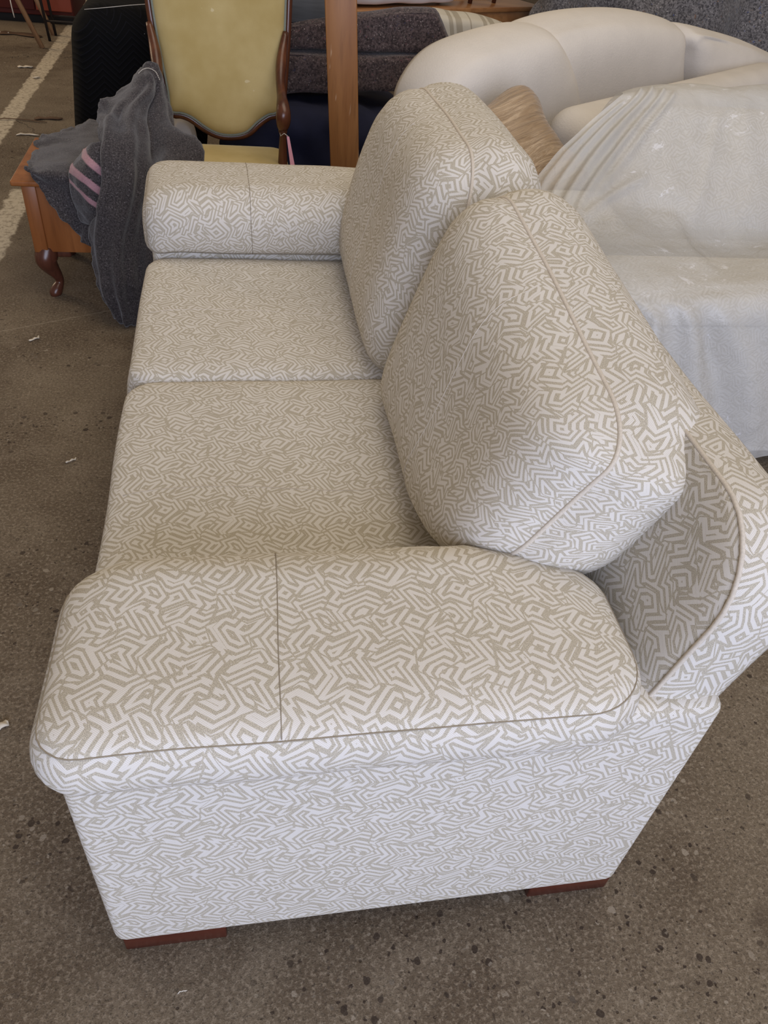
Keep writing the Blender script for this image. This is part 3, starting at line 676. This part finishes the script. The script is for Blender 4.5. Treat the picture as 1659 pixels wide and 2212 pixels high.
def navy():
    pts=[(.22,0,.02),(.6,0,.005),(1.05,0,.02),(1.16,0,.25),(1.10,0,.45),(.85,0,.50),(.6,0,.505),(.38,0,.50),(.24,0,.45),(.18,0,.25)]
    slab('canvas_bundle',pts,3.42,.55,.06,'navy','dark navy canvas bundle on the floor behind the velvet chair','bundle',.03,None,8.)
navy()
slab('cream_bolster',[(-0.009,3.250,0.459),(0.028,3.250,0.472),(0.058,3.250,0.443),(0.072,3.250,0.389),(0.073,3.250,0.310),(-0.019,3.250,0.296),(-0.023,3.250,0.385)],3.22,.10,.02,'cream','small cream padded roll seen below the velvet chair back','bolster',.003)
bd=box('painted_board',(-.27,-.20,-.055),(.125,.20,.055),'slate',None,.004,2,xf=Matrix.Translation((.56,3.72,.880))@Matrix.Rotation(math.radians(-6),4,'Y'))
tag(bd,'dark slate-grey painted board lying on the brown felt left of the post','board')

# ------------------------------------------------------------------ pine platform with goods
pl=thing('pine_platform','long orange pine bench along the back with goods on it','bench')
E3=Matrix(((.887,-.462,0,.93),(.462,.887,0,4.36),(0,0,1,0),(0,0,0,1)))
for i in range(3): box('top_board',(-.55,.235*i,.735),(1.45,.23+.235*i,.76),'shelf',pl,.003,2,xf=E3)
box('front_rail',(-.54,.012,.645),(1.44,.045,.736),'shelf',pl,.003,2,xf=E3)
box('back_rail',(-.54,.64,.645),(1.44,.68,.736),'shelf',pl,.003,2,xf=E3)
for x in (-.50,1.34):
    for y in (.03,.60): box('leg',(x,y,0),(x+.07,y+.07,.65),'shelf',pl,.004,2,xf=E3)
wp,_,_=cushion('wrapped_cushion',rrect(.92,.46,.09,110),.12,.03,.01,.02,lambda u,v,w:E3@Vector((.32+u,.29+v,.902+w)),'white',None,(0,0),3.,.008,9.)
tag(wp,'white plastic-wrapped seat cushion lying on the pine bench','cushion')
st=thing('dark_stool','dark wooden stool standing on the pine bench, only a leg in view','stool')
for x,y in ((.94,.14),(1.14,.14),(.94,.44),(1.14,.44)):
    tube('leg',[E3@Vector((x,y,.761)),E3@Vector((x+.012,y,.92)),E3@Vector((x+.015,y,1.07))],[.014,.016,.020],'leg_dark',st,n=8)
cushion('seat',rrect(.30,.40,.05,60),.04,.01,0,.004,lambda u,v,w:E3@Vector((1.05+u,.29+v,1.11+w)),'leg_dark',st)
slab('striped_cushion',[(1.291,4.150,0.795),(1.429,4.150,0.801),(1.571,4.150,0.796),(1.706,4.150,0.770),(1.787,4.150,0.732),(1.781,4.150,0.661),(1.658,4.150,0.609),(1.463,4.150,0.586),(1.338,4.150,0.634)],4.15,.16,.05,'striped','cream cushion with brown ticking stripes leaning on the pine bench','cushion',.004)
# props under the stacked goods so that nothing hangs in the air
gf=[]
for z,y in ((1.30,5.2),(1.12,4.95),(1.0,4.72),(.85,4.60),(.6,4.52),(.30,4.47),(.01,4.42)):
    k=1 if z>.9 else .96
    gf.append([(2.0+max(0,z-.8)*.55,y+.12,z*k-.10),(2.15,y+.02,z),(2.5,y-.04,z*1.02),(2.95,y-.08,z*1.05),(3.5,y-.12,z*1.05),(4.2,y-.10,z)])
gf.insert(0,[(2.05,5.75,1.05),(2.2,5.7,1.25),(2.5,5.7,1.34),(2.95,5.7,1.36),(3.5,5.7,1.36),(4.2,5.7,1.3)])
def gff(u,v): return (.10*math.sin(u*15+4*v)+.05*math.sin(u*31-6*v+1))*min(1,v*3)
gb=loft('felt_throw',gf,80,60,'feltgrey',None,.012,gff,(0,0),.05,5.)
tag(gb,'grey flecked felt moving blanket heaped behind the shell-back sofa','blanket')

# ------------------------------------------------------------------ far left corner of the hall
tr=thing('timber_trestle','raw timber trestle with splayed legs standing at the far left','trestle')
A=Vector((-1.205,6.686,0.000)); B=Vector((-1.193,7.171,0.000))
top=[]
for b,px in((A,36),(B,64)):
    t=Vector((b.x-.30,b.y-.02,.80)); top.append(t)
    d=(t-b).normalized()
    tube('leg',[b,t],[.021,.021],'trestle',tr,n=4)
    b2=Vector((b.x-.62,b.y-.02,0)); tube('leg',[b2,t],[.021,.021],'trestle',tr,n=4)
box('top_beam',(top[0].x-.04,top[0].y-.12,.78),(top[0].x+.04,top[1].y+.12,.86),'trestle',tr,.004,2)
tube('thread',[Vector((-1.357,6.600,0.320)),Vector((-1.356,6.600,0.279)),Vector((-1.353,6.600,0.232)),Vector((-1.351,6.600,0.209))],.004,'string',tr,n=5)
ms=thing('iron_stand','slender dark iron stand beside the timber trestle','stand')
F=[Vector((-1.190,6.941,0.000)),Vector((-1.177,7.158,0.000))]
F+= [F[0]+Vector((.42,.02,0)),F[1]+Vector((.42,.02,0))]
for k,p in enumerate(F):
    dx=-.05 if k<2 else .05
    tube('leg',[p,p+Vector((dx,0,.72))],.011,'iron',ms,n=8)
tube('crossbar',[F[1]+Vector((-.01,0,.14)),F[3]+Vector((.01,0,.14))],.008,'iron',ms,n=8)
tube('crossbar',[F[0]+Vector((-.01,0,.14)),F[2]+Vector((.01,0,.14))],.008,'iron',ms,n=8)
box('top',(F[0].x-.07,F[0].y-.02,.715),(F[2].x+.07,F[1].y+.04,.74),'iron',ms,.003,2)
rc=thing('red_cabinet','large red-brown cabinet in shadow at the far left corner','cabinet')
box('plinth',(-2.9,7.62,0),(-1.10,8.3,.06),'black',rc,.004,2)
box('body',(-2.9,7.60,.06),(-1.08,8.35,1.0),'maroon',rc,.008,2)
for k in range(6): box('door',(-2.88+.3*k,7.575,.10),(-2.88+.3*k+.29,7.605,.97),'red' if k==5 else 'maroon',rc,.006,2)  # brighter last door: light on the cabinet's right part, put into the colour
# litter on the floor
def scrap(name,p,l,wd,rot,mat,label,cat='scrap'):
    vs=[];n=5
    for k in range(n+1):
        t=k/n-.5; hw=wd*.5*(1-abs(t)*.9)*(1+.4*math.sin(k*2.1)); z=.002+.006*abs(math.sin(k*1.3+rot))
        for s in(-1,1): vs.append((t*l,s*hw+.1*l*math.sin(k*.9+rot),z))
    m=Matrix.Translation((p[0],p[1],0))@Matrix.Rotation(rot,4,'Z'); vs=[m@Vector(v) for v in vs]
    o=mk(name,vs,[(2*k,2*k+2,2*k+3,2*k+1) for k in range(n)],mat); md=o.modifiers.new('thickness','SOLIDIFY'); md.thickness=.0025; md.offset=1
    tag(o,label,cat)
scrap('wood_splinter',(-0.932,4.495,0.000),.12,.025,.2,'paper','pale wood splinter on the concrete left of the black armchair')
scrap('paper_scrap',(-1.219,6.052,0.000),.10,.05,.5,'paper','white paper scrap beside the worn painted line')
scrap('wood_strip',(-1.018,4.764,0.000),.30,.012,.12,'bark','thin dark strip of wood lying across the concrete')
scrap('paper_flake',(-1.100,5.776,0.000),.05,.035,1.2,'paper','small white flake on the grey side of the painted line')
scrap('bark_scrap',(-0.870,4.830,0.000),.16,.05,.4,'bark','curled brown scrap at the end of the floor crack')
scrap('leather_offcut',(-1.454,7.082,0.000),.36,.12,.1,'bark','crumpled brown offcut on the floor under the trestle')
scrap('dry_leaf',(-0.284,0.485,0.000),.032,.018,1.0,'paper','pale dry leaf on the floor at the left picture edge')
scrap('paper_chip',(-1.572,7.113,0.000),.12,.05,.2,'paper','white chip of paper beside the brown offcut')
scrap('straw_bit',(0.111,-0.069,0.000),.014,.0012,.3,'paper','tiny straw-coloured sliver on the floor below the near sofa foot')
scrap('pale_sliver',(-0.495,2.130,0.000),.045,.012,1.1,'paper','pale sliver of wood beside the scratch left of the blanket')
scrap('bent_splinter',(-0.268,1.401,-0.000),.035,.007,.9,'paper','tiny bent splinter on the concrete left of the near seat')
